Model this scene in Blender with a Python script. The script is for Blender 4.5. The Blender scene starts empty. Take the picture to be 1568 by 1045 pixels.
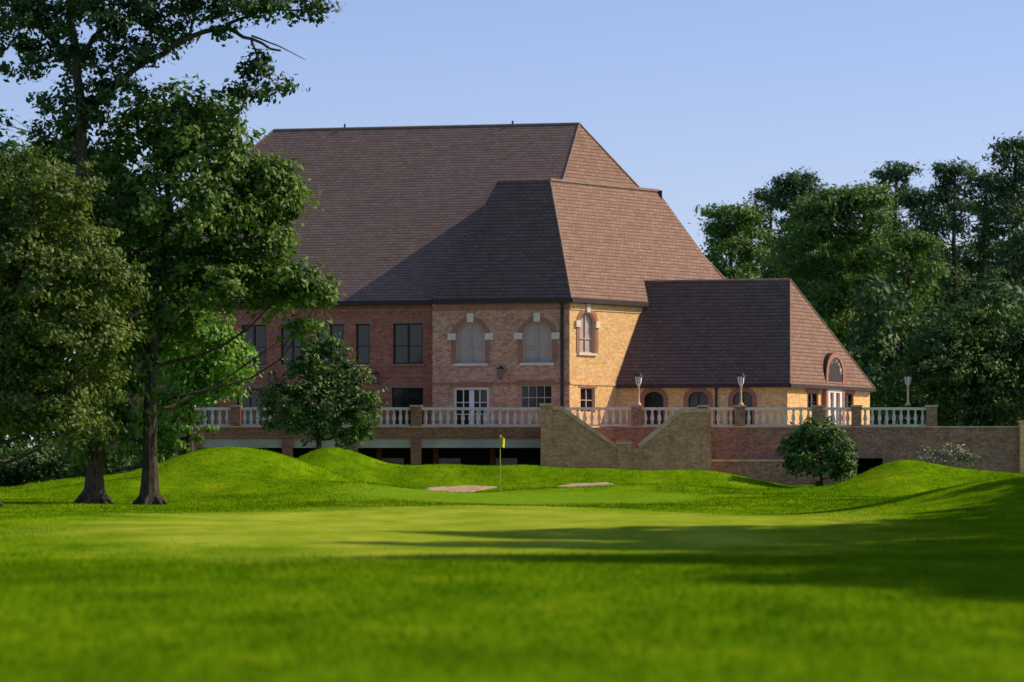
import bpy, math, random
import numpy as np
from mathutils import Vector
random.seed(7); rng=np.random.default_rng(11)
F=5400.0; H=1.6; HZ=735.0
def X(px,Y): return (px-784.0)*Y/F
def Z(py,Y): return H+(HZ-py)*Y/F
sc=bpy.context.scene
# ---------------- materials ----------------
def newmat(name):
    m=bpy.data.materials.new(name); m.use_nodes=True
    nt=m.node_tree; b=nt.nodes['Principled BSDF']; return m,nt,b
def N(nt,t,**k):
    n=nt.nodes.new(t)
    for a,v in k.items(): setattr(n,a,v)
    return n
def ramp(nt,cols,pos=None):
    r=N(nt,'ShaderNodeValToRGB'); e=r.color_ramp.elements
    while len(e)<len(cols): e.new(0.5)
    for i,c in enumerate(cols):
        e[i].position=(pos[i] if pos else i/(len(cols)-1)); e[i].color=(*c,1)
    return r
def noise(nt,vec,scale,detail=4,rough=.55):
    n=N(nt,'ShaderNodeTexNoise'); n.inputs['Scale'].default_value=scale; n.inputs['Detail'].default_value=detail
    n.inputs['Roughness'].default_value=rough
    if vec is not None: nt.links.new(vec,n.inputs['Vector'])
    return n
def mix(nt,a,b,fac,mode='MIX'):
    m=N(nt,'ShaderNodeMix',data_type='RGBA',blend_type=mode)
    for s,v in ((m.inputs[6],a),(m.inputs[7],b),(m.inputs[0],fac)):
        if hasattr(v,'is_output'): nt.links.new(v,s)
        elif isinstance(v,tuple): s.default_value=(*v,1)
        else: s.default_value=v
    return m.outputs[2]
def bump(nt,b,h,strength=.5,dist=.05):
    n=N(nt,'ShaderNodeBump'); n.inputs['Strength'].default_value=strength; n.inputs['Distance'].default_value=dist
    nt.links.new(h,n.inputs['Height']); nt.links.new(n.outputs[0],b.inputs['Normal'])
def plain(name,col,rough=.7,var=.25,scale=3.,spec=.3):
    m,nt,b=newmat(name); tc=N(nt,'ShaderNodeTexCoord')
    n=noise(nt,tc.outputs['Object'],scale)
    lo=tuple(c*(1-var) for c in col); hi=tuple(min(1,c*(1+var)) for c in col)
    r=ramp(nt,[lo,hi],[.3,.7]); nt.links.new(n.outputs[0],r.inputs[0]); nt.links.new(r.outputs[0],b.inputs['Base Color'])
    b.inputs['Roughness'].default_value=rough; b.inputs['Specular IOR Level'].default_value=spec
    return m
def brickmat(name,c1,c2,mort,w=.26,h=.095,stain=.6,var3=None):
    m,nt,b=newmat(name); uv=N(nt,'ShaderNodeUVMap')
    br=N(nt,'ShaderNodeTexBrick'); br.inputs['Scale'].default_value=1; br.inputs['Brick Width'].default_value=w
    br.inputs['Row Height'].default_value=h; br.inputs['Mortar Size'].default_value=.011; br.inputs['Bias'].default_value=0
    br.inputs['Color1'].default_value=(*c1,1); br.inputs['Color2'].default_value=(*c2,1); br.inputs['Mortar'].default_value=(*mort,1)
    nt.links.new(uv.outputs[0],br.inputs['Vector'])
    n=noise(nt,uv.outputs[0],1.6,6,.7); r=ramp(nt,[(.55,.55,.57),(1.,1.,1.),(1.25,1.2,1.1)],[.3,.5,.72]); nt.links.new(n.outputs[0],r.inputs[0])
    c=mix(nt,br.outputs[0],r.outputs[0],stain,'MULTIPLY')
    n2=noise(nt,uv.outputs[0],6.,3,.7); r2=ramp(nt,[(0,0,0),(1,1,1)],[.5,.62]); nt.links.new(n2.outputs[0],r2.inputs[0])
    if var3:
        mm=N(nt,'ShaderNodeMath',operation='MULTIPLY'); mm.inputs[1].default_value=.75; nt.links.new(r2.outputs[0],mm.inputs[0])
        c=mix(nt,c,var3,mm.outputs[0])
    nt.links.new(c,b.inputs['Base Color']); b.inputs['Roughness'].default_value=.9; b.inputs['Specular IOR Level'].default_value=.15
    bump(nt,b,n2.outputs[0],.4,.02)
    return m
def roofmat(name,c1,c2,gap):
    m,nt,b=newmat(name); uv=N(nt,'ShaderNodeUVMap')
    br=N(nt,'ShaderNodeTexBrick'); br.inputs['Scale'].default_value=1; br.inputs['Brick Width'].default_value=.3
    br.inputs['Row Height'].default_value=.2; br.inputs['Mortar Size'].default_value=.016; br.inputs['Mortar Smooth'].default_value=.5
    br.inputs['Color1'].default_value=(*c1,1); br.inputs['Color2'].default_value=(*c2,1); br.inputs['Mortar'].default_value=(*gap,1)
    nt.links.new(uv.outputs[0],br.inputs['Vector'])
    sp=N(nt,'ShaderNodeSeparateXYZ'); nt.links.new(uv.outputs[0],sp.inputs[0])
    dv=N(nt,'ShaderNodeMath',operation='DIVIDE'); dv.inputs[1].default_value=.2; nt.links.new(sp.outputs[1],dv.inputs[0])
    fr=N(nt,'ShaderNodeMath',operation='FRACT'); nt.links.new(dv.outputs[0],fr.inputs[0])
    rr_=ramp(nt,[(.42,.4,.42),(1,1,1),(1.08,1.08,1.08)],[.08,.34,1]); nt.links.new(fr.outputs[0],rr_.inputs[0])
    c=mix(nt,br.outputs[0],rr_.outputs[0],.8,'MULTIPLY')
    mp=N(nt,'ShaderNodeMapping'); mp.inputs['Scale'].default_value=(.5,2.6,1); nt.links.new(uv.outputs[0],mp.inputs[0])
    n=noise(nt,mp.outputs[0],1.5,8,.8); r=ramp(nt,[(.72,.72,.74),(1.22,1.2,1.16)],[.33,.67]); nt.links.new(n.outputs[0],r.inputs[0])
    c=mix(nt,c,r.outputs[0],.8,'MULTIPLY')
    nt.links.new(c,b.inputs['Base Color']); b.inputs['Roughness'].default_value=.85; b.inputs['Specular IOR Level'].default_value=.2
    bump(nt,b,fr.outputs[0],.25,.03)
    return m
def leafmat(name,dark,mid,light,trans=.35):
    m,nt,b=newmat(name); nt.nodes.remove(b); out=[n for n in nt.nodes if n.type=='OUTPUT_MATERIAL'][0]
    g=N(nt,'ShaderNodeNewGeometry'); tc=N(nt,'ShaderNodeTexCoord')
    n=noise(nt,tc.outputs['Object'],.55,3,.6)
    a=N(nt,'ShaderNodeMath',operation='MULTIPLY_ADD'); a.inputs[1].default_value=.45; nt.links.new(g.outputs['Random Per Island'],a.inputs[0])
    nn=N(nt,'ShaderNodeMath',operation='MULTIPLY_ADD'); nn.inputs[1].default_value=1.3; nn.inputs[2].default_value=-.38; nt.links.new(n.outputs[0],nn.inputs[0])
    nt.links.new(nn.outputs[0],a.inputs[2])
    r=ramp(nt,[dark,mid,light],[.1,.5,.9]); nt.links.new(a.outputs[0],r.inputs[0])
    d=N(nt,'ShaderNodeBsdfDiffuse'); t=N(nt,'ShaderNodeBsdfTranslucent'); gl=N(nt,'ShaderNodeBsdfGlossy'); gl.inputs['Roughness'].default_value=.5
    gl.inputs['Color'].default_value=(.8,.85,.7,1)
    ty=mix(nt,r.outputs[0],(1.3,1.35,.5),1.,'MULTIPLY')
    nt.links.new(r.outputs[0],d.inputs[0]); nt.links.new(ty,t.inputs[0])
    m1=N(nt,'ShaderNodeMixShader'); m1.inputs[0].default_value=trans; nt.links.new(d.outputs[0],m1.inputs[1]); nt.links.new(t.outputs[0],m1.inputs[2])
    m2=N(nt,'ShaderNodeMixShader'); m2.inputs[0].default_value=.03; nt.links.new(m1.outputs[0],m2.inputs[1]); nt.links.new(gl.outputs[0],m2.inputs[2])
    nt.links.new(m2.outputs[0],out.inputs[0]); return m
M={}
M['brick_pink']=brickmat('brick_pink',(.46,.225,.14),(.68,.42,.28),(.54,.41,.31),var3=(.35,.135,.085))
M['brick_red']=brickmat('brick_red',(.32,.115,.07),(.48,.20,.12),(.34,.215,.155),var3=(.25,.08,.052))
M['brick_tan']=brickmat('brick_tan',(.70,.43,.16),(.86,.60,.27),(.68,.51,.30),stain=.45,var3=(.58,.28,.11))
M['brick_wall']=brickmat('brick_wall',(.30,.155,.10),(.46,.27,.175),(.36,.245,.175),stain=.9,var3=(.20,.095,.065))
M['brick_stair']=brickmat('brick_stair',(.54,.25,.13),(.68,.38,.21),(.54,.34,.21),stain=.9,var3=(.42,.17,.09))
M['brick_arch']=brickmat('brick_arch',(.33,.14,.095),(.42,.19,.125),(.33,.22,.17),w=.07,h=.3)
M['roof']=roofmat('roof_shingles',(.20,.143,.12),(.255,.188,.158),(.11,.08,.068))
M['roof_shade']=roofmat('roof_shingles_shaded',(.135,.095,.085),(.175,.125,.11),(.075,.055,.05))  # same shingles, darker: shade of bay and annex fronts put into the colour
M['roof_lit']=roofmat('roof_shingles_sunlit',(.245,.155,.115),(.315,.205,.155),(.13,.085,.068))  # same shingles, lighter and warmer: sunlight on right-hand slopes painted into the colour
M['cap']=plain('ridge_cap',(.26,.18,.14),.8)
M['fascia']=plain('fascia',(.04,.03,.03),.6)
M['stone']=plain('white_stone',(.74,.67,.58),.7,.15,4)
M['stone2']=plain('weathered_coping',(.62,.42,.26),.85,.25,2)
M['frame_dark']=plain('dark_frame',(.03,.022,.02),.5)
M['frame_white']=plain('white_frame',(.8,.77,.74),.5,.08)
M['blind']=plain('window_blind',(.46,.39,.35),.6,.1,2)
M['pink_rim']=plain('pink_frame',(.55,.43,.38),.6,.1,2)
M['concrete']=plain('white_beam',(.52,.46,.41),.8,.2,1)
M['paving']=plain('paving',(.36,.3,.24),.9,.2,1)
M['dark']=plain('dark_interior',(.03,.024,.02),.9)
m,nt,b=newmat('window_glass'); b.inputs['Base Color'].default_value=(.012,.014,.016,1); b.inputs['Roughness'].default_value=.08; b.inputs['Specular IOR Level'].default_value=.5
n_=noise(nt,N(nt,'ShaderNodeTexCoord').outputs['Object'],1.2); bump(nt,b,n_.outputs[0],.1,.02); M['glass']=m
m,nt,b=newmat('bark'); tc=N(nt,'ShaderNodeTexCoord'); mp=N(nt,'ShaderNodeMapping'); mp.inputs['Scale'].default_value=(6,6,1.4); nt.links.new(tc.outputs['Object'],mp.inputs[0])
n_=noise(nt,mp.outputs[0],1.5,6,.7); r_=ramp(nt,[(.02,.015,.01),(.11,.085,.06)],[.35,.7]); nt.links.new(n_.outputs[0],r_.inputs[0]); nt.links.new(r_.outputs[0],b.inputs['Base Color']); b.inputs['Roughness'].default_value=.95; bump(nt,b,n_.outputs[0],1,.08); M['bark']=m
M['lf_oak']=leafmat('oak_leaves',(.028,.078,.010),(.07,.155,.018),(.15,.265,.035))
M['lf_olive']=leafmat('olive_leaves',(.036,.072,.010),(.088,.145,.02),(.165,.235,.035))
M['lf_bright']=leafmat('bright_leaves',(.06,.16,.012),(.12,.29,.02),(.21,.40,.04))
M['lf_tall']=leafmat('tall_oak_leaves',(.015,.05,.018),(.035,.095,.025),(.07,.155,.035))
M['lf_pine']=leafmat('pine_needles',(.035,.095,.018),(.078,.17,.032),(.135,.255,.045),.3)
M['lf_pine2']=leafmat('pine_needles_dark',(.018,.052,.026),(.036,.092,.038),(.072,.145,.052),.25)
M['lf_mag']=leafmat('magnolia_leaves',(.025,.07,.012),(.055,.13,.022),(.13,.24,.05),.2)
M['lf_dark']=leafmat('dark_leaves',(.02,.055,.012),(.04,.10,.02),(.08,.16,.03),.25)
M['lf_flower']=leafmat('shrub_blossom',(.06,.11,.05),(.16,.2,.12),(.5,.45,.42),.15)
# ---------------- mesh builder ----------------
class MB:
    def __init__(s,name,mats): s.n=name; s.mats=mats; s.v=[]; s.f=[]; s.m=[]; s.uv=[]
    def poly(s,pts,mi=0):
        pts=[Vector(p) for p in pts]; nrm=Vector((0,0,0))
        for i in range(len(pts)):
            a,b=pts[i],pts[(i+1)%len(pts)]; nrm+=a.cross(b)
        if nrm.length<1e-9: return
        nrm.normalize()
        t=Vector((0,0,1)).cross(nrm)
        if t.length<1e-3: t=Vector((1,0,0))
        t.normalize(); w=nrm.cross(t)
        i0=len(s.v); s.v+=[tuple(p) for p in pts]; s.f.append(tuple(range(i0,i0+len(pts)))); s.m.append(mi)
        s.uv+=[(p.dot(t),p.dot(w)) for p in pts]
    def box(s,c8,mi=0):
        a=c8
        for q in ((0,3,2,1),(4,5,6,7),(0,1,5,4),(1,2,6,5),(2,3,7,6),(3,0,4,7)): s.poly([a[i] for i in q],mi)
    def abox(s,x0,x1,y0,y1,z0,z1,mi=0):
        s.box([(x0,y0,z0),(x1,y0,z0),(x1,y1,z0),(x0,y1,z0),(x0,y0,z1),(x1,y0,z1),(x1,y1,z1),(x0,y1,z1)],mi)
    def prism(s,xz,y0,y1,mi=0):   # polygon in XZ (counter-clockwise seen from -Y)
        n=len(xz); s.poly([(x,y0,z) for x,z in xz],mi); s.poly([(x,y1,z) for x,z in reversed(xz)],mi)
        for i in range(n):
            (xa,za),(xb,zb)=xz[i],xz[(i+1)%n]; s.poly([(xa,y0,za),(xa,y1,za),(xb,y1,zb),(xb,y0,zb)],mi)
    def lathe(s,c,prof,seg=8,mi=0):
        for (r0,z0),(r1,z1) in zip(prof[:-1],prof[1:]):
            for k in range(seg):
                a=2*math.pi*k/seg; b=2*math.pi*(k+1)/seg
                s.poly([(c[0]+r0*math.cos(a),c[1]+r0*math.sin(a),c[2]+z0),(c[0]+r0*math.cos(b),c[1]+r0*math.sin(b),c[2]+z0),
                        (c[0]+r1*math.cos(b),c[1]+r1*math.sin(b),c[2]+z1),(c[0]+r1*math.cos(a),c[1]+r1*math.sin(a),c[2]+z1)],mi)
    def rod(s,a,b,r,mi=0,seg=8,r2=None):
        a=Vector(a);b=Vector(b);d=(b-a).normalized(); t=d.orthogonal().normalized(); w=d.cross(t); r2=r if r2 is None else r2
        P=[[p+ (t*math.cos(2*math.pi*k/seg)+w*math.sin(2*math.pi*k/seg))*rr for k in range(seg)] for p,rr in ((a,r),(b,r2))]
        for k in range(seg): s.poly([P[0][k],P[0][(k+1)%seg],P[1][(k+1)%seg],P[1][k]],mi)
        s.poly(P[1],mi); s.poly(P[0][::-1],mi)
    def done(s,parent=None):
        me=bpy.data.meshes.new(s.n); me.from_pydata(s.v,[],s.f)
        for m in s.mats: me.materials.append(M[m])
        me.polygons.foreach_set('material_index',s.m)
        l=me.uv_layers.new(name='UVMap'); l.data.foreach_set('uv',np.array(s.uv,dtype=np.float32).ravel())
        o=bpy.data.objects.new(s.n,me); sc.collection.objects.link(o); o.parent=parent; return o
def empty(n):
    e=bpy.data.objects.new(n,None); sc.collection.objects.link(e); return e
# ---------------- terrain ----------------
ys_=np.array([-200,0,40,75,100,125,138,150,158,170,400,6000.]); zs_=np.array([0,0,0,.2,.4,.55,.66,.95,1.1,1.3,1.3,1.3])
G=[(-13.8,158,3.6,6,1.6,0),(-10.0,160,3.0,5,1.05,0),(-8.7,168.5,2.6,3.2,1.7,0),(-5.8,168,2.6,3,.6,0),(.6,167.5,2.5,2.5,1.0,0),(-3.0,168,2.4,2.4,.8,0),(4.2,167,2.2,2.5,.5,0),
   (8.5,166,3.2,3,.85,0),(17.5,160,2.3,4.5,1.15,0),(20.8,160,3.0,5,.7,0),(27,150,5,14,.9,0),(15.8,112,4.2,15,.75,0),(24,105,8,22,1.3,0),(-19.5,156,3.0,6,.5,0),
   (13,157,2.0,2.8,.3,0),(5.5,158,2.4,2.8,.25,0),(-17,150,3,3,.35,0),(-6.5,152,2.8,3.3,.35,0),(-11.5,150,2.2,3,.25,0),
   (X(702,162),161.4,1.6,1.0,-.25,0),(X(900,162),161.2,1.2,1.0,-.22,0),(X(1462,150),149.5,1.2,1.2,-.2,0)]
def T0(x,y):
    z=0
    for d in (-6,-3,0,3,6): z=z+np.interp(y+d,ys_,zs_)/5
    for gx,gy,sx,sy,h,_ in G: z=z+h*np.exp(-((x-gx)/sx)**2-((y-gy)/sy)**2)
    z=z+.06*np.sin(x*.35+y*.11+1)*np.clip((y-30)/60,0,1)+.04*np.sin(x*.21-y*.19)+.03*np.sin(x*.9+.4*y)*np.clip((y-100)/50,0,1)
    z=z+.07*np.sin(x*.55-y*.5+.6)*np.sin(x*.3+y*.23)*np.clip((y-135)/15,0,1)*np.clip((185-y)/12,0,1)
    return z
def T(x,y): return float(T0(np.float64(x),np.float64(y)))
xs=np.concatenate([-np.geomspace(6000,34,30),np.arange(-33,34,.3),np.geomspace(34,6000,30)])
yy=np.concatenate([[-300,-120,-50,-20,0,8,14],np.arange(18,150,.5),np.arange(150,182,.25),np.geomspace(183,9000,40)])
XX,YY=np.meshgrid(xs,yy); ZZ=T0(XX,YY)
nx,ny=len(xs),len(yy)
vv=np.stack([XX,YY,ZZ],-1).reshape(-1,3)
ii=(np.arange(ny-1)[:,None]*nx+np.arange(nx-1)[None]).ravel()
qq=np.stack([ii,ii+1,ii+nx+1,ii+nx],-1)
def npmesh(name,v,q,mats,mi=None,smooth=False):
    me=bpy.data.meshes.new(name); me.vertices.add(len(v)); me.vertices.foreach_set('co',v.astype(np.float32).ravel())
    me.loops.add(len(q)*4); me.loops.foreach_set('vertex_index',q.astype(np.int32).ravel())
    me.polygons.add(len(q)); me.polygons.foreach_set('loop_start',np.arange(len(q),dtype=np.int32)*4)
    for m in mats: me.materials.append(M[m])
    if mi is not None: me.polygons.foreach_set('material_index',mi.astype(np.int32))
    me.polygons.foreach_set('use_smooth',np.full(len(q),smooth))
    me.update(calc_edges=True); me.validate()
    o=bpy.data.objects.new(name,me); sc.collection.objects.link(o); return o
m,nt,b=newmat('grass'); tc=N(nt,'ShaderNodeTexCoord'); P_=tc.outputs['Object']
n1=noise(nt,P_,.13,4,.6); n2=noise(nt,P_,1.6,5,.7); n3=noise(nt,P_,14,3,.7)
mp=N(nt,'ShaderNodeMapping'); mp.inputs['Scale'].default_value=(1,.35,1); nt.links.new(P_,mp.inputs[0]); n4=noise(nt,mp.outputs[0],.5,4,.65)
r1=ramp(nt,[(.075,.178,.003),(.13,.262,.004),(.225,.34,.008)],[.3,.52,.72]); nt.links.new(n4.outputs[0],r1.inputs[0])
r2=ramp(nt,[(.5,.55,.5),(1,1,1),(1.35,1.25,1.2)],[.25,.5,.75]); nt.links.new(n2.outputs[0],r2.inputs[0])
c=mix(nt,r1.outputs[0],r2.outputs[0],.85,'MULTIPLY')
r3=ramp(nt,[(.45,.5,.45),(1.4,1.35,1.3)],[.3,.7]); nt.links.new(n3.outputs[0],r3.inputs[0]); c=mix(nt,c,r3.outputs[0],.6,'MULTIPLY')
sep=N(nt,'ShaderNodeSeparateXYZ'); nt.links.new(P_,sep.inputs[0])
def gm(op,a,bv):
    k=N(nt,'ShaderNodeMath',operation=op)
    for i,v in enumerate((a,bv)):
        if v is None: continue
        if hasattr(v,'is_output'): nt.links.new(v,k.inputs[i])
        else: k.inputs[i].default_value=v
    return k.outputs[0]
def ell(cx,cy,rx,ry):
    a=gm('DIVIDE',gm('SUBTRACT',sep.outputs[0],cx),rx); bb=gm('DIVIDE',gm('SUBTRACT',sep.outputs[1],cy),ry)
    return gm('ADD',gm('MULTIPLY',a,a),gm('MULTIPLY',bb,bb))
w_=gm('MULTIPLY',gm('SUBTRACT',n1.outputs[0],.5),1.5)
def mask(e,lo=.75):
    r=ramp(nt,[(1,1,1),(0,0,0)],[lo,1.0]); nt.links.new(gm('ADD',e,w_),r.inputs[0]); return r.outputs[0]
r4=ramp(nt,[(.22,.34,.015),(.37,.45,.045)],[.35,.65]); nt.links.new(n4.outputs[0],r4.inputs[0])
fw=mix(nt,mix(nt,r4.outputs[0],r2.outputs[0],.5,'MULTIPLY'),r3.outputs[0],.4,'MULTIPLY')
c=mix(nt,c,fw,mask(ell(-1.5,98,12.5,36),.4))
c=mix(nt,c,mix(nt,mix(nt,(.16,.305,.012),r2.outputs[0],.5,'MULTIPLY'),r3.outputs[0],.4,'MULTIPLY'),mask(ell(1,147,9,10),.4))
nt.links.new(c,b.inputs['Base Color']); b.inputs['Roughness'].default_value=1.; b.inputs['Specular IOR Level'].default_value=0.
bump(nt,b,n3.outputs[0],.6,.06); M['grass']=m
ground=npmesh('grass_ground',vv,qq,['grass'],smooth=True)
def blades(K,ylo,yhi,hmin,hmax,wd,margin):
    y=ylo+(yhi-ylo)*rng.random(K)**.8; x=(rng.random(K)*2-1)*(y*784/F+margin)
    e1=((x+1.5)/13.)**2+((y-98)/34)**2; e2=((x-1)/9.)**2+((y-147)/10)**2
    keep=(rng.random(K)<np.clip((e1-.55)/.6,0,1))&(rng.random(K)<np.clip((e2-.5)/.6,0,1))
    for gx,gy,sx,sy,h,_ in G[-3:]: keep&=(((x-gx)/(sx*1.15))**2+((y-gy-.6)/(sy*1.3))**2>1)
    x=x[keep]; y=y[keep]; K=len(x)
    z=T0(x,y); P=np.stack([x,y,z-.005],1); h=(hmin+(hmax-hmin)*rng.random(K))[:,None]
    a=rng.random(K)*6.283; d=np.stack([np.cos(a),np.sin(a),np.zeros(K)],1)*wd
    lean=np.stack([rng.normal(size=K)*.6,rng.normal(size=K)*.6,np.ones(K)],1)*h
    return np.stack([P-d,P+d,P+lean+d*.15,P+lean-d*.15],1).reshape(-1,3)
bv=np.concatenate([blades(120000,22,66,.03,.07,.006,1.5),blades(50000,64,125,.03,.055,.012,2),blades(120000,125,173,.03,.08,.012,2)])
npmesh('grass',bv,np.arange(len(bv)).reshape(-1,4),['grass'])
m,nt,b=newmat('sand'); n_=noise(nt,N(nt,'ShaderNodeTexCoord').outputs['Object'],3,5); r_=ramp(nt,[(.34,.24,.14),(.52,.40,.26)],[.3,.7]); nt.links.new(n_.outputs[0],r_.inputs[0]); nt.links.new(r_.outputs[0],b.inputs['Base Color']); b.inputs['Roughness'].default_value=.95; M['sand']=m
def bunker(cx,cy,rx,ry,ph):
    R=14;S=48; v=[];q=[]
    for i in range(R+1):
        for k in range(S):
            a=2*math.pi*k/S; w=1+.16*math.sin(2*a+ph)+.12*math.sin(5*a+ph*2)+.05*math.sin(9*a); f=i/R*w
            x=cx+rx*f*math.cos(a); y=cy+ry*f*math.sin(a); v.append((x,y,T(x,y)+(.045 if i<R-1 else -.05)))
    for i in range(R):
        for k in range(S): q.append((i*S+k,i*S+(k+1)%S,(i+1)*S+(k+1)%S,(i+1)*S+k))
    npmesh('sand_bunker',np.array(v),np.array(q),['sand'],smooth=True)
bunker(X(702,163),162.9,1.6,1.1,.5); bunker(X(900,163),162.7,1.3,1.0,2.); bunker(X(1462,150),150.4,1.2,1.2,4)
# ---------------- clubhouse ----------------
club=empty('brick_clubhouse')
u=Vector((math.cos(math.radians(12)),-math.sin(math.radians(12)),0)); v=Vector((-u.y,u.x,0))
e=Vector((math.cos(math.radians(50)),math.sin(math.radians(50)),0)); g=Vector((.5,.866,0))
ze=10.87
C=Vector((3.03,180,ze)); A=Vector((3.62,190,20.8)); Lr=A-u*17.05
FR=Vector((.82,181.45,ze)); FL=FR-u*25; BR=FR+e*20; BL=FL+v*19
T1=Vector((1.97,183.4,17.2)); Tl=T1-u*2.78; T2=T1+e*9.2; B0=C-u*7.26; C2=C+e*14.8
rf=MB('roof',['roof','cap','fascia','roof_lit','roof_shade'])
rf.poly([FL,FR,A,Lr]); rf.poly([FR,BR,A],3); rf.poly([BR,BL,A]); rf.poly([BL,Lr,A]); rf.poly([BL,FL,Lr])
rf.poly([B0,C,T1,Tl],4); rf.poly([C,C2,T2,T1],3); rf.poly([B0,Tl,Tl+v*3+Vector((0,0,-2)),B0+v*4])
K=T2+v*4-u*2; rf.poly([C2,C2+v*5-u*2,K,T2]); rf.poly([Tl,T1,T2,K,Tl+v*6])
def fascia(pts,h=.2):
    for a,b in zip(pts[:-1],pts[1:]):
        d=(b-a).normalized(); n=Vector((d.y,-d.x,0))
        lo=Vector((0,0,-h)); o_=n*.06
        rf.poly([a+o_+lo,b+o_+lo,b+o_+Vector((0,0,.03)),a+o_+Vector((0,0,.03))],2); rf.poly([a+o_+lo,a-n*.9+lo,b-n*.9+lo,b+o_+lo],2)
        rf.poly([a+o_+Vector((0,0,.03)),b+o_+Vector((0,0,.03)),b-n*.05+Vector((0,0,.03)),a-n*.05+Vector((0,0,.03))],2)
fascia([FL,FR]); fascia([B0+v*1.2,B0,C,C2]); fascia([BL,FL]); fascia([C2,BR])
for a,b,rr_ in ((Lr,A,.06),(A,FR,.04),(A,BR,.06),(T1,C,.05),(T1,T2,.1),(Tl,T1,.05),(Lr,FL,.06)): rf.rod(a,b,rr_,1,6)
for t,hh in ((.235,.15),(.785,.12)):
    p=Lr.lerp(A,t); rf.rod(p,p+Vector((0,0,hh+.1)),.05,2,6)
E1=Vector((5.63,183.1,6.52)); E2=E1+u*8.86; E3=E2+g*10.6; R=Vector((14.5,184.0,12.06)); RL=R-u*9.0
E0=E1-u*1.0; E4=E3-u*12
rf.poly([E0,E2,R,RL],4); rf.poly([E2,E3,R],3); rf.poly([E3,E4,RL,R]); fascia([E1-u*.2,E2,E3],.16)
for a,b in ((RL,R),(R,E2),(R,E3)): rf.rod(a,b,.05,1,6)
p=T2+Vector((.1,0,-.12)); rf.abox(p.x-.12,p.x+.12,p.y-.12,p.y+.12,p.z-.3,p.z+.14,2)
rf.done(club)
class Frame:
    def __init__(s,P,d,zb=0): s.P=Vector((P[0],P[1],0)); s.d=Vector((d[0],d[1],0)).normalized(); s.n=Vector((s.d.y,-s.d.x,0))
    def pt(s,a,z,o=0): return s.P+s.d*a+s.n*o+Vector((0,0,z))
    def at(s,px):
        k=(px-784)/F; return (k*s.P.y-s.P.x)/(s.d.x-k*s.d.y)
    def Y(s,a): return s.P.y+s.d.y*a
    def rect(s,p0,p1,y0,y1):
        a,b=s.at(p0),s.at(p1); Y=s.Y((a+b)/2); return a,b,Z(y1,Y),Z(y0,Y)
    def box(s,mb,a0,a1,z0,z1,o0,o1,mi):
        mb.box([s.pt(a0,z0,o1),s.pt(a1,z0,o1),s.pt(a1,z0,o0),s.pt(a0,z0,o0),s.pt(a0,z1,o1),s.pt(a1,z1,o1),s.pt(a1,z1,o0),s.pt(a0,z1,o0)],mi)
WM=['brick_pink','brick_red','brick_tan','brick_arch','stone','glass','frame_dark','frame_white','blind','pink_rim','fascia']
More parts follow.
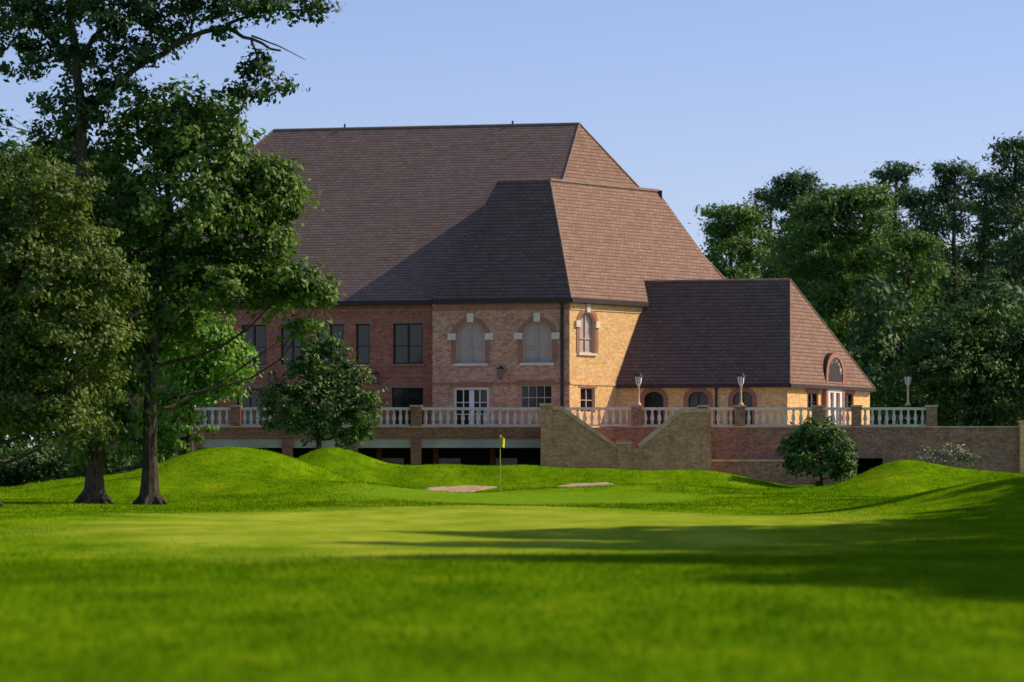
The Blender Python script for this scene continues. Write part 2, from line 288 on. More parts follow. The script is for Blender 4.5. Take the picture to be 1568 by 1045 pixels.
def wall(mb,fr,L,z0,z1,ops,mi,a_start=0):
    us=sorted(set([a_start,L]+[o[0] for o in ops]+[o[1] for o in ops])); zs=sorted(set([z0,z1]+[o[2] for o in ops]+[o[3] for o in ops]))
    for i in range(len(us)-1):
        for j in range(len(zs)-1):
            cu=(us[i]+us[i+1])/2; cz=(zs[j]+zs[j+1])/2
            if any(o[0]<cu<o[1] and o[2]<cz<o[3] for o in ops): continue
            mb.poly([fr.pt(us[i],zs[j]),fr.pt(us[i+1],zs[j]),fr.pt(us[i+1],zs[j+1]),fr.pt(us[i],zs[j+1])],mi)
    D=.2
    for o in ops:
        a,b,za,zb=o[:4]; st=o[4]; arch=st.get('arch',0); r=(b-a)/2; c=(a+b)/2; rz=min(r*arch,zb-za) if arch else 0; zsn=zb-rz
        out=[(a,za),(b,za)]
        if arch:
            S=14; arc=[(c+r*math.cos(math.pi*k/S),zsn+rz*math.sin(math.pi*k/S)) for k in range(S+1)]
            for k in range(S):
                (xa,ya),(xb,yb)=arc[k],arc[k+1]; mb.poly([fr.pt(xb,yb),fr.pt(xa,ya),fr.pt(xa,zb),fr.pt(xb,zb)],mi)
            out+=arc
        else: out+=[(b,zb),(a,zb)]
        n=len(out)
        for k in range(n):
            (xa,ya),(xb,yb)=out[k],out[(k+1)%n]
            if abs(xa-xb)+abs(ya-yb)<1e-6: continue
            mb.poly([fr.pt(xa,ya),fr.pt(xa,ya,-D),fr.pt(xb,yb,-D),fr.pt(xb,yb)],mi)
        mb.poly([fr.pt(x,y,-D+.02) for x,y in out],st.get('fill',5))
        fm=st.get('frame',6); w=st.get('w',.07)
        def bar(a0,a1,b0,b1,e_=0): fr.box(mb,a0,a1,b0,b1,-D+.03,-D+.09+e_,fm)
        bar(a,a+w,za,zsn); bar(b-w,b,za,zsn); bar(a+w,b-w,za,za+w)
        if not arch: bar(a+w,b-w,zb-w,zb)
        else:
            for k in range(S):
                (xa,ya),(xb,yb)=arc[k],arc[k+1]
                f=1-w/r; ia=(c+(xa-c)*f,zsn+(ya-zsn)*f); ib=(c+(xb-c)*f,zsn+(yb-zsn)*f)
                mb.poly([fr.pt(*ib,-D+.09),fr.pt(*ia,-D+.09),fr.pt(xa,ya,-D+.09),fr.pt(xb,yb,-D+.09)],fm)
        nv=st.get('nv',1)
        for k in range(nv):
            x=a+(b-a)*(k+1)/(nv+1); ww=st.get('mw',.05)/2; bar(x-ww,x+ww,za+w,zb-w*1.2,.003)
        for zf in st.get('hz',[]):
            z=za+(zb-za)*zf; bar(a+w,b-w,z-.02,z+.02,-.004)
        if st.get('ring'):
            q=.24
            for k in range(S):
                (xa,ya),(xb,yb)=arc[k],arc[k+1]; f=1+q/r
                oa=(c+(xa-c)*f,zsn+(ya-zsn)*(1+q/max(rz,.01))); ob=(c+(xb-c)*f,zsn+(yb-zsn)*(1+q/max(rz,.01)))
                mb.poly([fr.pt(xb,yb,.04),fr.pt(xa,ya,.04),fr.pt(*oa,.04),fr.pt(*ob,.04)],3)
                mb.poly([fr.pt(*oa,.04),fr.pt(*oa,0),fr.pt(*ob,0),fr.pt(*ob,.04)],3)
                mb.poly([fr.pt(xa,ya,.04),fr.pt(xb,yb,.04),fr.pt(xb,yb,0),fr.pt(xa,ya,0)],3)
            for (a0,a1) in ((a-q,a),(b,b+q)): fr.box(mb,a0,a1,za,zsn,.0,.035,3)
        if st.get('keys'):
            k_=st['keys']
            fr.box(mb,c-.17*k_,c+.17*k_,zb-.02,zb+.42,.0,.12,4)
            for s_,x in ((-1,a),(1,b)):
                x0,x1=(x-.42*k_,x-.0) if s_<0 else (x+.0,x+.42*k_); fr.box(mb,x0,x1,zsn-.16,zsn+.18,.0,.10,4)
        if st.get('sill'): fr.box(mb,a-.12,b+.12,za-.12,za,.0,.1,st['sill'])
        if st.get('head'): fr.box(mb,a-.15,b+.15,zb,zb+.26,.0,.03,3)
wb=MB('walls',WM)
zt=ze-.2; zlow=.6
Cw=C+Vector((-.087,.28,0)); fbay=Frame(Cw-u*7.2,u); L=7.2
A1={'arch':1.,'fill':8,'frame':9,'nv':1,'hz':[.35],'ring':1,'keys':1,'sill':4,'w':.08}
dk={'nv':1,'hz':[.5],'head':1,'sill':3}
ops=[(*fbay.rect(698,743,493,557),A1),(*fbay.rect(800,845,492,556),A1),
     (*fbay.rect(694,749,593,655),{'frame':7,'nv':1,'mw':.26,'w':.14,'hz':[.33,.62],'head':1}),
     (*fbay.rect(797,845,590,628),{'nv':3,'hz':[.5],'frame':9,'w':.05,'mw':.03,'head':1})]
wall(wb,fbay,L,zlow,zt,ops,0)
a,b_,z0_,z1_=fbay.rect(694,749,593,655)
for f_ in (.27,.73): fbay.box(wb,a+(b_-a)*f_-.025,a+(b_-a)*f_+.025,z0_+.14,z1_-.14,-.165,-.115,7)
fs=Frame(fbay.P+v*2.2,-v); wall(wb,fs,2.2,zlow,zt,[],0)
fch=Frame(Cw,e)
A2=dict(A1); A2['keys']=.8; A2['fill']=8; A2['w']=.07
ops=[(*fch.rect(887,911,478,541),A2),(*fch.rect(889,911,594,632),{'nv':1,'hz':[.5],'frame':9,'w':.06,'head':1})]
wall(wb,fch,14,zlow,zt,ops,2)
for fr,L_,mi in ((fbay,7.2,3),(fch,14,2)):
    for py,h_ in ((463,.3),(583,.12)):
        z=Z(py,181)-.1; fr.box(wb,0.02,L_-.02,z-h_,z,0,.05 if mi==3 else .045,mi)
fbay.box(wb,6.75,6.9,4.2,zt,.02,.14,10)
fm=Frame(FL+u*.5+v*.35,u)
LM=24.0; ops=[]
for p in ((602,647,495,557),(545,566,495,556),(485,526,497,557),(430,465,497,557),(370,407,497,558),(300,338,499,558),(240,275,499,558)):
    ops.append((*fm.rect(*p),{'nv':1 if p[1]-p[0]>25 else 0,'hz':[.45],'head':1,'sill':3,'mw':.09}))
for p in ((600,648,595,655),(500,545,596,655),(430,465,597,655),(362,402,597,655),(300,330,597,655)): ops.append((*fm.rect(*p),dict(dk)))
ops=[(o[0],o[1],(7.62 if o[3]>8 else 4.3),(9.72 if o[3]>8 else 6.38),o[4]) for o in ops]
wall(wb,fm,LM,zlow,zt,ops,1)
for z in (7.1,10.5): fm.box(wb,0,LM,z-.16,z,0,.05,3)
fml=Frame(FL+u*.5+v*18,-v); wall(wb,fml,17.6,zlow,zt,[],1)
Ew=E2+Vector((-.12,.3,0)); fan=Frame(Ew-u*9.2,u); ops=[]
for c_ in (1001,1069,1137): 
    q=fan.rect(c_-15,c_+15,600,655); ops.append((*q,{'arch':.75,'fill':5,'frame':6,'nv':1,'ring':1,'w':.05}))
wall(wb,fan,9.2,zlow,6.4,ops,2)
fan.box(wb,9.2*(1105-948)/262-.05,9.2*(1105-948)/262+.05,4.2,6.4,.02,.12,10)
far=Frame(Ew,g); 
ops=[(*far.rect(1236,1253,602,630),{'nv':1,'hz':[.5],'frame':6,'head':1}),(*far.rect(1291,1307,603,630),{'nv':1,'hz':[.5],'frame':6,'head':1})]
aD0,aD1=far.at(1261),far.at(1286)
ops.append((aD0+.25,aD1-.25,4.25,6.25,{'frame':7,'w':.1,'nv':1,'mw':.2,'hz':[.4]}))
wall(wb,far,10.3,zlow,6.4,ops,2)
wb.poly([far.pt(10.3,zlow),far.pt(10.3,zlow)-u*9,far.pt(10.3,6.4)-u*9,far.pt(10.3,6.4)],2)
ac=(aD0+aD1)/2; r=(aD1-aD0)/2
zT=Z(545,far.Y(ac)); zsn=zT-r
S=14
def dorm(rr,o0,o1,mi,zb,r_in=None):
    arc=[(ac+rr*math.cos(math.pi*k/S),zsn+rr*math.sin(math.pi*k/S)) for k in range(S+1)]
    if r_in:
        arc2=[(ac+r_in*math.cos(math.pi*k/S),zsn+r_in*math.sin(math.pi*k/S)) for k in range(S+1)]
        for k in range(S): wb.poly([far.pt(*arc2[k+1],o1),far.pt(*arc2[k],o1),far.pt(*arc[k],o1),far.pt(*arc[k+1],o1)],mi)
        for s_ in (-1,1):
            x0,x1=sorted((ac+s_*rr,ac+s_*r_in)); far.box(wb,x0,x1,zb,zsn,o0,o1-.002,mi)
    else: wb.poly([far.pt(x,y,o1) for x,y in [(ac-rr,zb),(ac+rr,zb)]+arc],mi)
    for k in range(S):
        wb.poly([far.pt(*arc[k],o1),far.pt(*arc[k],o0),far.pt(*arc[k+1],o0),far.pt(*arc[k+1],o1)],mi)
dorm(r*1.16,-4,.20,10,6.6); dorm(r*1.14,-1.,.24,3,4.25,r*.9); dorm(r*.9,.0,.15,5,6.3)
dorm(r*.9,.1,.2,7,6.3,r*.66); far.box(wb,ac-.09,ac+.09,6.3,zsn+r*.7,.15,.19,7); far.box(wb,ac-r*.9,ac+r*.9,6.2,6.42,.1,.21,7)
far.box(wb,ac-r*.9,ac-r*.6,4.25,6.2,.05,.2,7);far.box(wb,ac+r*.6,ac+r*.9,4.25,6.2,.05,.2,7);far.box(wb,ac-.14,ac+.14,4.25,6.2,.05,.19,7)
wb.done(club)
wl=MB('wall_lanterns',['frame_dark','blind'])
for fr,px,py in ((fbay,768,570),(fm,577,578),(fm,418,578)):
    a=fr.at(px); z=Z(py,fr.Y(a)); fr.box(wl,a-.04,a+.04,z-.1,z+.3,0,.25,0); fr.box(wl,a-.1,a+.1,z-.3,z+.15,.16,.34,1)
    fr.box(wl,a-.15,a+.15,z+.15,z+.22,.12,.38,0); fr.box(wl,a-.08,a+.08,z-.36,z-.3,.18,.32,0)
    for s_ in (-1,1): fr.box(wl,a+s_*.1-.02,a+s_*.1+.02,z-.3,z+.15,.33,.37,0)
    fr.box(wl,a-.02,a+.02,z-.3,z+.15,.342,.36,0)
wl.done(club)
# ---------------- terrace ----------------
ter=empty('terrace')
YT=176.0; zd=Z(655,YT)
tb=MB('terrace_walls',['brick_wall','stone2','concrete','paving','dark','brick_red','brick_tan','frame_dark','glass','brick_stair'])
xl=X(286,YT); xm=X(836,YT); xr=X(1436,YT); zg=.6
tb.poly([(xl,YT+.1,zd-.02),(X(1568,YT)+8,YT+.1,zd-.02),(X(1568,YT)+8,205,zd-.02),(xl,205,zd-.02)],3)
tb.abox(xl,xm,YT,YT+.4,Z(672,YT),zd,5); tb.abox(xl,xm,YT-.06,YT+.45,zd,zd+.07,1)
tb.abox(xl,xm,YT+.08,YT+.5,Z(686,YT),Z(672,YT)-.002,2)
tb.poly([(xl,YT+.5,Z(687,YT)+.1),(xl,YT+5,Z(687,YT)+.1),(xm,YT+5,Z(687,YT)+.1),(xm,YT+.5,Z(687,YT)+.1)],4)
tb.abox(xl,xm+1,YT+4.2,YT+4.4,zg,zd-.1,4)
for k in range(6):
    xa=xl+.9+k*2.9; tb.abox(xa,xa+1.1,YT+4.13,YT+4.19,zg,2.7,8); tb.abox(xa-.3,xa-.02,YT+4.0,YT+4.19,zg,3.2,5)
for px in (300,440,540,637,845): tb.abox(X(px-8,YT),X(px+8,YT),YT-.12,YT+.5,zg,Z(673,YT) if px!=845 else zd,0 if px==845 else 5)
xo0,xo1=X(1310,YT),X(1352,YT); zo=Z(702,YT)
for x0,x1,za,zb in ((X(950,YT),xo0,zg,zd),(xo1,X(1566,YT),zg,zd),(xo0,xo1,zo,zd)): tb.abox(x0,x1,YT,YT+.4,za,zb,0)
tb.abox(xo0-.5,xo1+.5,YT+2,YT+2.2,zg,zo+.5,4)
tb.abox(X(832,YT),X(952,YT),YT+.05,YT+.4,zg,zd,0)
tb.abox(X(950,YT),X(1566,YT),YT-.06,YT+.46,zd+.002,zd+.07,1)
tb.abox(X(1055,174.5),X(1312,174.5),174.3,174.6,zg,Z(707,174.5),0); tb.abox(X(1054,174.5),X(1313,174.5),174.25,174.65,Z(707,174.5),Z(704,174.5),1)
y0,y1=172.6,173.0
def q(px,py,Y=172.8): return (X(px,Y),Z(py,Y))
tb.prism([q(832,760),q(962,760),q(962,690),q(948,690),q(858,628),q(832,628)],y0,y1,9)
tb.prism([q(858,628),q(948,690),q(948,684),q(861,622.5),q(832,622.5),q(832,628)],y0-.06,y1+.06,1)
tb.prism([q(962,760),q(1088,760),q(1088,632),q(1046,632),q(980,686),q(962,690)],y0+.1,y1+.1,9)
tb.prism([q(980,686),q(1046,632),q(1088,632),q(1088,626),q(1043,626),q(977,680)],y0+.04,y1+.16,1)
tb.abox(*[X(p,172.7) for p in (946,966)],y0-.12,y1+.2,zg,Z(680,172.7),9); tb.abox(*[X(p,172.7) for p in (944,968)],y0-.17,y1+.25,Z(680,172.7),Z(677,172.7),1)
tb.abox(X(828,172.7),X(846,172.7),y0-.1,y1+.1,zg,Z(622,172.7),9); tb.abox(X(826,172.7),X(848,172.7),y0-.15,y1+.15,Z(622,172.7),Z(618,172.7),1)
for fl in (0,1):
    for k in range(13):
        if fl==0: xa,xb=X(855+7.2*k,174),X(862.2+7.2*k,174)
        else: xa,xb=X(1064-7.2*k,174),X(1071.2-7.2*k,174)
        tb.abox(xa,xb,y1+.12,YT-.01,zg,zd-.17*(k+1),1)
tb.abox(X(828,174),X(846,174),y1+.1,YT,zg,zd-.01,0); tb.abox(X(1075,174),X(1088,174),y1+.18,YT-.001,zg,zd-.01,0)
tb.abox(X(1070,YT)-.05,X(1086,YT),YT-.3,YT-.01,zg,Z(628,YT),6)
tb.abox(X(1561,YT),X(1585,YT),YT-.3,YT+.5,zg,Z(648,YT),6); tb.abox(X(1559,YT),X(1587,YT),YT-.36,YT+.56,Z(648,YT),Z(644,YT),1)
tb.done(ter)
bal=MB('balustrade',['stone','brick_red','stone2','brick_wall'])
zr=Z(624,YT)
prof=[(.05,0),(.085,.04),(.05,.09),(.06,.14),(.1,.26),(.095,.34),(.055,.52),(.045,.6),(.075,.64),(.07,.7)]
hb=zr-.12-(zd+.07)-.08; k_=hb/.7
def run(p0,p1,yoff=.2):
    x0,x1=X(p0,YT),X(p1,YT); n=max(1,round((x1-x0)/.36)); y=YT+yoff
    bal.abox(x0,x1,y-.13,y+.13,zd+.072,zd+.15,0); bal.abox(x0,x1,y-.15,y+.15,zr-.13,zr,0)
    for i in range(n): bal.lathe((x0+(i+.5)*(x1-x0)/n,y,zd+.15),[(r_,z_*k_) for r_,z_ in prof],8,0)
posts=[290,361,426,500,570,637,837,975,1077,1133,1252,1312,1427]
runs=[(297,353),(369,419),(434,493),(507,563),(578,628),(646,828),(846,967),(983,1069),(1085,1125),(1141,1244),(1260,1304),(1320,1419)]
for a,b in runs: run(a,b)
for p in posts:
    big=p in (637,837,975,1133,1252,1427); w=8 if big else 7
    mi=1 if p<800 else 3
    bal.abox(X(p-w,YT),X(p+w,YT),YT-.05,YT+.45,zd+.073,zr+.03,mi); bal.abox(X(p-w-1.5,YT),X(p+w+1.5,YT),YT-.1,YT+.5,zr+.03,zr+.11,2)
bal.done(ter)
def lamp(px):
    x=X(px,YT); y=YT+.2; z0=zr+.11
    lb=MB('terrace_lamp',['frame_dark','frame_white','stone2'])
    hgt=Z(577,YT)-z0
    lb.lathe((x,y,z0),[(.14,0),(.14,.06),(.08,.12),(.055,.2),(.05,hgt-.5),(.09,hgt-.46),(.05,hgt-.42)],10,2)
    lb.lathe((x,y,z0+hgt-.42),[(.07,0),(.14,.08),(.19,.42)],6,1)
    lb.lathe((x,y,z0+hgt),[(.25,0),(.22,.03),(.1,.17),(.03,.2),(.03,.28),(.0,.31)],6,0)
    for k in range(6):
        a=2*math.pi*k/6; lb.rod((x+.14*math.cos(a),y+.14*math.sin(a),z0+hgt-.34),(x+.195*math.cos(a),y+.195*math.sin(a),z0+hgt),.02,0,4)
    lb.done()
for p in (978,1135,1391): lamp(p)
# ---------------- flag ----------------
M['flag']=plain('yellow_flag',(.62,.62,.03),.6,.1,3); M['pole']=plain('flag_pole',(.35,.42,.12),.4,.1)
fb=MB('golf_flag',['pole','flag']); fx,fy=X(766,156),156.; fz=T(fx,fy)
top=Z(666,156); fb.rod((fx,fy,fz-.05),(fx,fy,top),.02,0,8); fb.lathe((fx,fy,fz+.0),[(.1,0),(.1,.01),(0,.012)],12,0)
nU,nV=8,6
def fp(i,j):
    s=i/nU; t=j/nV; return (fx+.01+s*.19, fy+.09*math.sin(s*7+t*1.5)*(.3+s), top-.03-t*.48-s*.12*(1-.5*t)+.03*math.sin(s*5))
for i in range(nU):
    for j in range(nV): fb.poly([fp(i,j+1),fp(i+1,j+1),fp(i+1,j),fp(i,j)],1)
fb.done()
# ---------------- trees ----------------
def tube(V,Q,pts,rad,seg=7):
    base=len(V); pts=[np.array(p,float) for p in pts]
    for i,p in enumerate(pts):
        d=pts[min(i+1,len(pts)-1)]-pts[max(i-1,0)]; d/=np.linalg.norm(d)+1e-9
        t=np.cross(d,[0.3,1,0.1]); t/=np.linalg.norm(t)+1e-9; w=np.cross(d,t)
        for k in range(seg):
            a=2*math.pi*k/seg; V.append(p+(t*math.cos(a)+w*math.sin(a))*rad[i])
    for i in range(len(pts)-1):
        for k in range(seg): Q.append((base+i*seg+k,base+i*seg+(k+1)%seg,base+(i+1)*seg+(k+1)%seg,base+(i+1)*seg+k))
def curve(a,b,n=6,wob=.12,sag=.15):
    a=np.array(a,float);b=np.array(b,float); L=np.linalg.norm(b-a); o=[]
    off=rng.normal(size=3)*wob*L
    for i in range(n+1):
        t=i/n; p=a+(b-a)*t+off*math.sin(math.pi*t)*.6+rng.normal(size=3)*wob*.12*L*(0<i<n); p[2]-=sag*L*math.sin(math.pi*t)*.5; o.append(p)
    return o
def tree(name,trunk,r0,blobs,mat,leaf=.2,dens=1.6,per=45,rc=.42,limbs=True,aspect=.55,flare=1.5,drop=.15,twigs=3,r_end=.25,extra=()):
    V=[];Q=[]
    n=len(trunk); 
    tp=[]; 
    for i in range(n-1):
        for s in range(4): tp.append(np.array(trunk[i])*(1-s/4)+np.array(trunk[i+1])*s/4+(rng.normal(size=3)*r0*.12 if i+s>0 else 0))
    tp.append(np.array(trunk[-1],float)); m_=len(tp)
    rad=[r0*(1-(1-r_end)*i/(m_-1)) for i in range(m_)]; rad[0]=r0*flare; rad[1]=r0*(1+(flare-1)*.25)
    first=tp[0].copy(); first[2]-=.3; tube(V,Q,[first]+tp,[rad[0]*1.3]+rad,10)
    nodes=[(p,rad[i]) for i,p in enumerate(tp) if i>=2]
    for pts,ra,rb in extra:
        pp=[]
        for i in range(len(pts)-1):
            for s in range(3): pp.append(np.array(pts[i])*(1-s/3)+np.array(pts[i+1])*s/3+rng.normal(size=3)*ra*.35)
        pp.append(np.array(pts[-1],float)); rr_=[ra+(rb-ra)*i/(len(pp)-1) for i in range(len(pp))]
        tube(V,Q,pp,rr_,8); nodes+=[(p,rr_[i]) for i,p in enumerate(pp) if i>=2]
    if flare>1.2:
        for k in range(6):
            a=k*1.05+.3; d=np.array([math.cos(a),math.sin(a),0]); b0=np.array(trunk[0],float)
            tube(V,Q,[b0+[0,0,r0*2.2],b0+d*r0*1.0+[0,0,r0*.9],b0+d*r0*2.3+[0,0,-.08]],[r0*.5,r0*.42,r0*.15],6)
    CP=[];NM=[]
    for bl in blobs:
        c=np.array(bl[:3]); R_=np.array(bl[3:6]); dn=bl[6] if len(bl)>6 else 1
        if limbs:
            best=None
            for i,(p,_) in enumerate(nodes):
                dz=c[2]-p[2]; hd=np.linalg.norm(c[:2]-p[:2]); s=abs(dz-hd*.6)*.6+np.linalg.norm(c-p)*.9
                if best is None or s<best[0]: best=(s,i)
            p0,rp=nodes[best[1]]; ra=min(rp*.55,.03+R_.mean()*.05); lp=curve(p0,c,6); tube(V,Q,lp,[ra*(1-.75*k/6) for k in range(7)],6)
            for k in range(twigs):
                d=rng.normal(size=3); d/=np.linalg.norm(d); d[2]=abs(d[2])*.7
                j=rng.integers(3,7); tw=curve(lp[j],c+d*R_*.8,4,.15,.05); tube(V,Q,tw,[ra*.3*(1-.7*q_/4) for q_ in range(5)],4)
        area=4*math.pi*((R_[0]*R_[1]+R_[1]*R_[2]+R_[0]*R_[2])/3); nc=max(3,int(dens*area*dn))
        d=rng.normal(size=(nc,3)); d/=np.linalg.norm(d,axis=1)[:,None]
        keep=~((d[:,2]<-.3)&(rng.random(nc)<.4))&(rng.random(nc)>drop); d=d[keep]; nc=len(d)
        lump=1+.22*np.sin(d[:,0]*5+c[0])*np.sin(d[:,2]*6+c[2])+.12*np.sin(d[:,1]*9+d[:,0]*7)
        f=(.45+.62*rng.random(nc)**.6)*lump
        cc=c+d*R_*f[:,None]
        k=rng.integers(int(per*.5),int(per*1.5),nc); idx=np.repeat(np.arange(nc),k)
        rcs=rc*(.6+.8*rng.random(nc))
        off=rng.normal(size=(len(idx),3))*rcs[idx][:,None]*np.array([1,1,.62])*.6
        CP.append(cc[idx]+off); nn=d[idx]*.6+np.array([0.25,-.1,.45])+rng.normal(size=(len(idx),3))*.5+off/rc*.35
        NM.append(nn/np.linalg.norm(nn,axis=1)[:,None])
    P=np.concatenate(CP); Nn=np.concatenate(NM); K=len(P)
    t=np.cross(Nn,rng.normal(size=(K,3))); t/=np.linalg.norm(t,axis=1)[:,None]+1e-9; w=np.cross(Nn,t)
    s=(leaf*(.6+.8*rng.random(K)))[:,None]
    LV=np.stack([P-t*s*.5,P-w*s*aspect*.5-Nn*s*.05,P+t*s*.5,P+w*s*aspect*.5-Nn*s*.05],1).reshape(-1,3)
    V=np.array(V); b0=len(V); Q=np.array(Q)
    LQ=b0+np.arange(K*4).reshape(K,4)
    return npmesh(name,np.concatenate([V,LV]),np.concatenate([Q,LQ]),['bark',mat],np.concatenate([np.zeros(len(Q)),np.ones(K)]))
def B(px,py,rx,rz,Y,dy=0,dn=1):
    k=Y/F; ry=(rx+rz)/2*1.0; return (X(px,Y)+0,Y+dy,Z(py,Y),rx*k,ry*k,rz*k,dn)
def W(px,py,Y): return (X(px,Y),Y,Z(py,Y))
Y=138.; bx=X(230,Y)
oak=[B(*t) for t in [(255,182,65,46,Y,0),(335,185,46,46,Y,.5),(325,245,74,54,Y,-1),(195,235,74,58,Y,1),(405,298,62,50,Y,0),(290,320,90,60,Y,-1.5),(440,268,26,22,Y,0,.8),
   (385,370,76,55,Y,.5),(455,438,50,34,Y,-.5,1),(486,462,24,22,Y,0,.9),(250,410,90,62,Y,1),(165,350,80,68,Y,0),(330,435,74,42,Y,-1,.9),(190,470,78,62,Y,-.5),(262,512,52,42,Y,1.5,.7),(180,560,58,52,Y,0),(168,640,42,42,Y,-.5,.9),(405,450,55,32,Y,.8,1),(150,690,36,36,Y,-1,.8),(470,500,22,20,Y,0,.6)]]
tree('oak_tree',[(bx,Y,T(bx,Y)),W(229,650,Y),W(232,560,Y),W(240,470,Y),W(255,340,Y),W(262,220,Y)],.33,oak,'lf_oak',leaf=.26,dens=2.9,per=43,drop=.08,rc=.44)
Y=137.; bx=X(143,Y)
tall=[B(*t) for t in [(25,30,60,45,Y),(85,20,55,35,Y,1),(150,35,52,36,Y,-1),(215,18,52,30,Y,0),(35,90,50,30,Y,0,1),(100,90,48,32,Y,.5),(115,175,55,42,Y,0),(175,128,46,28,Y,-1,.9),(95,215,50,30,Y,1,.9),(210,78,48,24,Y,0,.9),(262,50,34,20,Y,.5,.9),
    (300,12,46,22,Y,0),(345,52,24,14,Y,0,.7),(370,12,52,22,Y,-1),(430,6,48,18,Y,0),(485,15,28,20,Y,.5,.9),(395,100,30,24,Y,0,.9),(428,135,24,18,Y,0,.9),(385,150,22,15,Y,0,.8),(345,145,34,16,Y,0,.7),(180,-30,120,40,Y),(20,-30,70,40,Y,1),(2,190,14,24,Y,0,.6),(330,-40,80,30,Y)]]
ex=[([W(125,190,Y),W(165,140,Y),W(220,95,Y),W(290,52,Y),W(345,40,Y),W(385,62,Y),W(430,78,Y)],.17,.04),
    ([W(345,40,Y),W(400,15,Y),W(470,15,Y)],.07,.03),([W(385,62,Y),W(398,100,Y),W(425,135,Y)],.05,.02),([W(385,55,Y),W(425,70,Y),W(468,92,Y)],.04,.012),
    ([W(118,120,Y),W(80,60,Y),W(30,20,Y)],.14,.05),([W(120,90,Y),W(160,40,Y),W(190,-20,Y)],.13,.06),([W(290,52,Y),W(300,10,Y),W(330,-40,Y)],.07,.03)]
tree('oak_tree',[(bx,Y,T(bx,Y)),W(150,690,Y),W(140,560,Y),W(122,400,Y),W(126,240,Y),W(118,110,Y),W(105,0,Y),W(110,-60,Y)],.37,tall,'lf_tall',leaf=.24,dens=2.6,per=40,rc=.38,r_end=.3,twigs=2,extra=ex,drop=.1)
Y=128.; bx=X(-16,Y)
ol=[B(*t) for t in [(30,275,65,45,Y),(95,310,58,50,Y,-1),(10,340,75,60,Y,1),(120,390,70,60,Y,0),(45,420,85,65,Y,-1),(158,445,52,52,Y,.5),(10,520,85,70,Y,1),(95,520,80,60,Y,-1),(165,530,42,48,Y,0),(60,600,80,50,Y,0),(142,600,46,42,Y,1),(20,650,60,32,Y,0),(105,650,55,30,Y,-1),(-60,400,80,120,Y),(-50,560,80,80,Y)]]
tree('oak_tree',[(bx,Y,T(bx,Y)),W(-12,650,Y),W(10,500,Y),W(40,380,Y),W(50,290,Y)],.25,ol,'lf_olive',leaf=.2,dens=3.2,per=44,drop=.08,rc=.38)
Y=160.
tree('laurel_tree',[(X(290,Y),Y,T(X(290,Y),Y)),W(290,640,Y),W(300,560,Y)],.2,[B(*t) for t in [(310,520,58,45,Y),(345,560,42,48,Y),(270,570,55,55,Y,1),(300,610,42,38,Y),(255,640,55,45,Y),(225,670,48,34,Y)]],'lf_bright',leaf=.26,dens=2.6,per=38)
Y=171.
tree('magnolia_tree',[(X(488,Y),Y,T(X(488,Y),Y)),W(488,660,Y),W(490,600,Y),W(488,550,Y)],.16,[B(*t) for t in [(495,545,36,26,Y),(465,575,40,30,Y,.5),(525,585,40,30,Y,-.5),(438,618,36,32,Y),(490,620,52,36,Y,-1),(547,625,36,32,Y),(460,652,52,26,Y,-.5),(530,657,44,24,Y,.5),(475,533,14,14,Y,0,.6)]],'lf_mag',leaf=.24,dens=3.,per=33,rc=.32,drop=.15)
Y=165.
tree('camellia_shrub',[(X(1258,Y),Y,T(X(1258,Y),Y)),W(1257,720,Y),W(1256,690,Y)],.09,[B(*t) for t in [(1255,664,34,28,Y),(1228,685,30,28,Y,.3),(1287,688,30,28,Y,-.3),(1257,708,42,28,Y,-.4),(1225,714,24,20,Y),(1290,715,22,20,Y)]],'lf_mag',leaf=.2,dens=5.,per=33,rc=.25,drop=.12)
Y=170.
tree('flowering_shrub',[(X(1452,Y),Y,T(X(1452,Y),Y)),W(1452,715,Y)],.06,[B(*t) for t in [(1425,704,22,14,Y),(1455,698,26,18,Y),(1487,706,18,14,Y)]],'lf_flower',leaf=.17,dens=4.,per=26,rc=.25)
Y=174.
tree('oak_tree',[(X(1520,Y),Y+4,T(X(1520,Y),Y+4)),W(1518,640,Y+4),W(1515,560,Y+4)],.3,[B(*t) for t in [(1510,500,65,38,Y,4),(1450,530,52,36,Y,4),(1560,520,60,50,Y,4),(1500,570,85,44,Y,3),(1435,575,40,34,Y,4),(1560,600,65,44,Y,4),(1490,620,65,32,Y,4),(1440,625,25,22,Y,4,.7),(1620,560,60,80,Y,4)]],'lf_dark',leaf=.25,dens=2.8,per=36,drop=.15)
def pine(px,top,Yp,w,mat,seed,bottom=640,nb=40):
    rr=np.random.default_rng(seed); k=Yp/F; bl=[]
    for i in range(nb):
        t=(i+.5)/nb; py=top+14+(bottom-top-14)*t**1.15; ww=w*(.45+.55*math.sin(min(1,t*3.)*math.pi/2))*(1-.35*max(0,t-.6))
        a=rr.random()*6.28; q_=ww*(.25+.75*rr.random())
        s=(.15+.12*rr.random())*w+5
        bl.append((X(px,Yp)+q_*k*math.cos(a)*.9,Yp+q_*k*math.sin(a)*.9,Z(py,Yp),s*k*1.4,s*k*1.4,s*k*.62,1))
    for dx in (-.35,-.1,.15,.4): bl.append((X(px+dx*w,Yp),Yp,Z(top+9+abs(dx)*22+rr.random()*6,Yp),w*.27*k,w*.27*k,w*.15*k,1))
    x=X(px,Yp); return tree('pine_tree',[(x,Yp,1.2),W(px+rr.normal()*4,(735+top)/2,Yp),W(px,top+20,Yp)],.34,bl,mat,leaf=.36,dens=1.4,per=28,rc=.55,aspect=.4,flare=1.1,twigs=1,r_end=.3,drop=.1)
pine(1118,308,262,60,'lf_pine',1,580); pine(1180,285,285,50,'lf_pine2',2); pine(1218,258,275,56,'lf_pine2',3); pine(1300,286,240,90,'lf_pine',4,650,58)
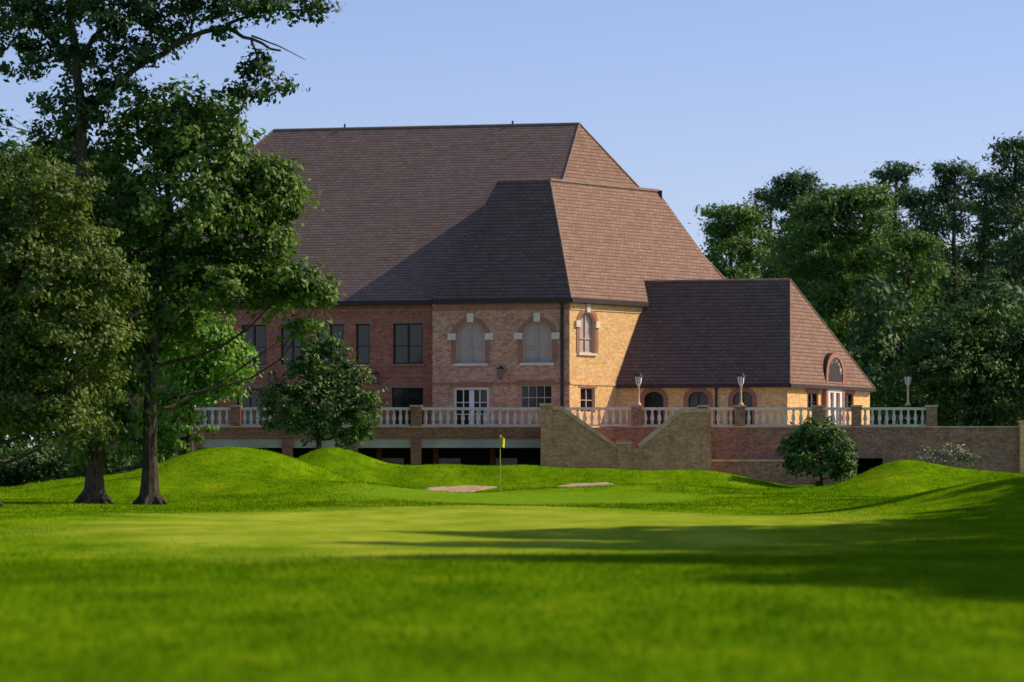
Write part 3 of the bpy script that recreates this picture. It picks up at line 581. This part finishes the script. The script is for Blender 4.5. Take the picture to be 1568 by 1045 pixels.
pine(1372,245,290,52,'lf_pine2',5); pine(1415,285,280,44,'lf_pine2',6); pine(1395,350,235,60,'lf_pine',7,640); pine(1462,244,270,56,'lf_pine2',8); pine(1510,258,265,54,'lf_pine2',9); pine(1556,208,255,62,'lf_pine2',10,640,44); pine(1240,330,250,56,'lf_pine',12); pine(1600,230,260,60,'lf_pine2',13)
bl=[]; rr=np.random.default_rng(5)
for i in range(140):
    px=1060+rr.random()*640; Yb=290+rr.random()*25; top=372+50*rr.random()
    if px<1150: top+=40
    py=top+(690-top)*rr.random(); s=30+rr.random()*22; k=Yb/F
    bl.append((X(px,Yb),Yb,Z(py,Yb),s*k,s*k,s*k*.75,1))
for i in range(50):
    px=1330+rr.random()*330; Yb=215+rr.random()*12; py=450+210*rr.random(); s=22+rr.random()*18; k=Yb/F
    bl.append((X(px,Yb),Yb,Z(py,Yb),s*k,s*k,s*k*.8,1))
tree('background_trees',[(60,280,1),(60,280,10)],.3,bl,'lf_pine2',leaf=.48,dens=.8,per=26,rc=.75,limbs=False,flare=1.)
bl=[]
for i in range(100):
    px=-120+rr.random()*420; Yb=205+rr.random()*25; py=200+500*rr.random()+ (max(0,px-60)*.9); s=40+rr.random()*25; k=Yb/F
    if py>700: py=600+rr.random()*100
    bl.append((X(px,Yb),Yb,Z(py,Yb),s*k,s*k,s*k*.8,1))
tree('background_trees',[(-40,225,1),(-40,225,10)],.3,bl,'lf_tall',leaf=.5,dens=.7,per=26,rc=.75,limbs=False,flare=1.)
bl=[]
for i in range(44):
    px=-60+i*7.6+rr.random()*8; Yb=166+rr.random()*8; s=24+rr.random()*16; k=Yb/F
    bl.append((X(px,Yb),Yb,1.4+s*k*.6*(1+rr.random()*.6),s*k,s*k,s*k*.9,1))
tree('hedge',[(-24,172,1),(-24,172,2)],.05,bl,'lf_dark',leaf=.28,dens=1.6,per=28,rc=.4,limbs=False,flare=1.)
def shade(x,y,h,r,seed):
    rr=np.random.default_rng(seed); bl=[]
    for i in range(22):
        a=rr.random()*6.28; q_=r*rr.random()**.6; bl.append((x+q_*math.cos(a),y+q_*math.sin(a)*1.1,h*(.32+.62*rr.random()),r*.42,r*.42,r*.36,1))
    tree('oak_tree',[(x,y,T(x,y)),(x+.3,y,h*.4),(x,y,h*.8)],.4,bl,'lf_tall',leaf=.6,dens=.9,per=22,rc=.7,twigs=1)
shade(20.5,50,9.5,4,1); shade(24,57,14.5,4.5,21); shade(28,66,19,5,2); shade(30,73,23,5,22); shade(31,80,28,4.5,3); shade(35,90,24,6,4); shade(35,101,19,6,24); shade(33,114,15,6,5); shade(32,127,12,5,8)
# ---------------- light ----------------
el=math.radians(37); hd=(u*.92+v*.37).normalized(); s=Vector((hd.x*math.cos(el),hd.y*math.cos(el),math.sin(el)))
sl=bpy.data.lights.new('sun','SUN'); sl.energy=5.0; sl.angle=math.radians(.5); sl.color=(1,.80,.56)
so=bpy.data.objects.new('sun',sl); sc.collection.objects.link(so); so.rotation_euler=s.to_track_quat('Z','Y').to_euler()
w=bpy.data.worlds.new('World'); sc.world=w; w.use_nodes=True; nt=w.node_tree; bg=nt.nodes['Background']
sk=N(nt,'ShaderNodeTexSky',sky_type='NISHITA'); sk.sun_disc=False; sk.sun_elevation=el; sk.sun_rotation=math.atan2(s.x,s.y)
sk.air_density=.8; sk.dust_density=.5; sk.ozone_density=3.
cc=mix(nt,sk.outputs[0],(1.06,.93,1.05),1.,'MULTIPLY')
nt.links.new(cc,bg.inputs[0]); bg.inputs[1].default_value=.142
cam=bpy.data.cameras.new('camera'); co=bpy.data.objects.new('camera',cam); sc.collection.objects.link(co); sc.camera=co
co.location=(0,0,H); co.rotation_euler=(math.radians(90),0,0); cam.sensor_width=36; cam.lens=F/1568*36; cam.shift_y=(HZ-522.5)/1568
cam.clip_end=20000; cam.clip_start=.5
cam.dof.use_dof=True; cam.dof.focus_distance=168; cam.dof.aperture_fstop=1.0
sc.view_settings.view_transform='Standard'; sc.view_settings.look='None'; sc.view_settings.exposure=0
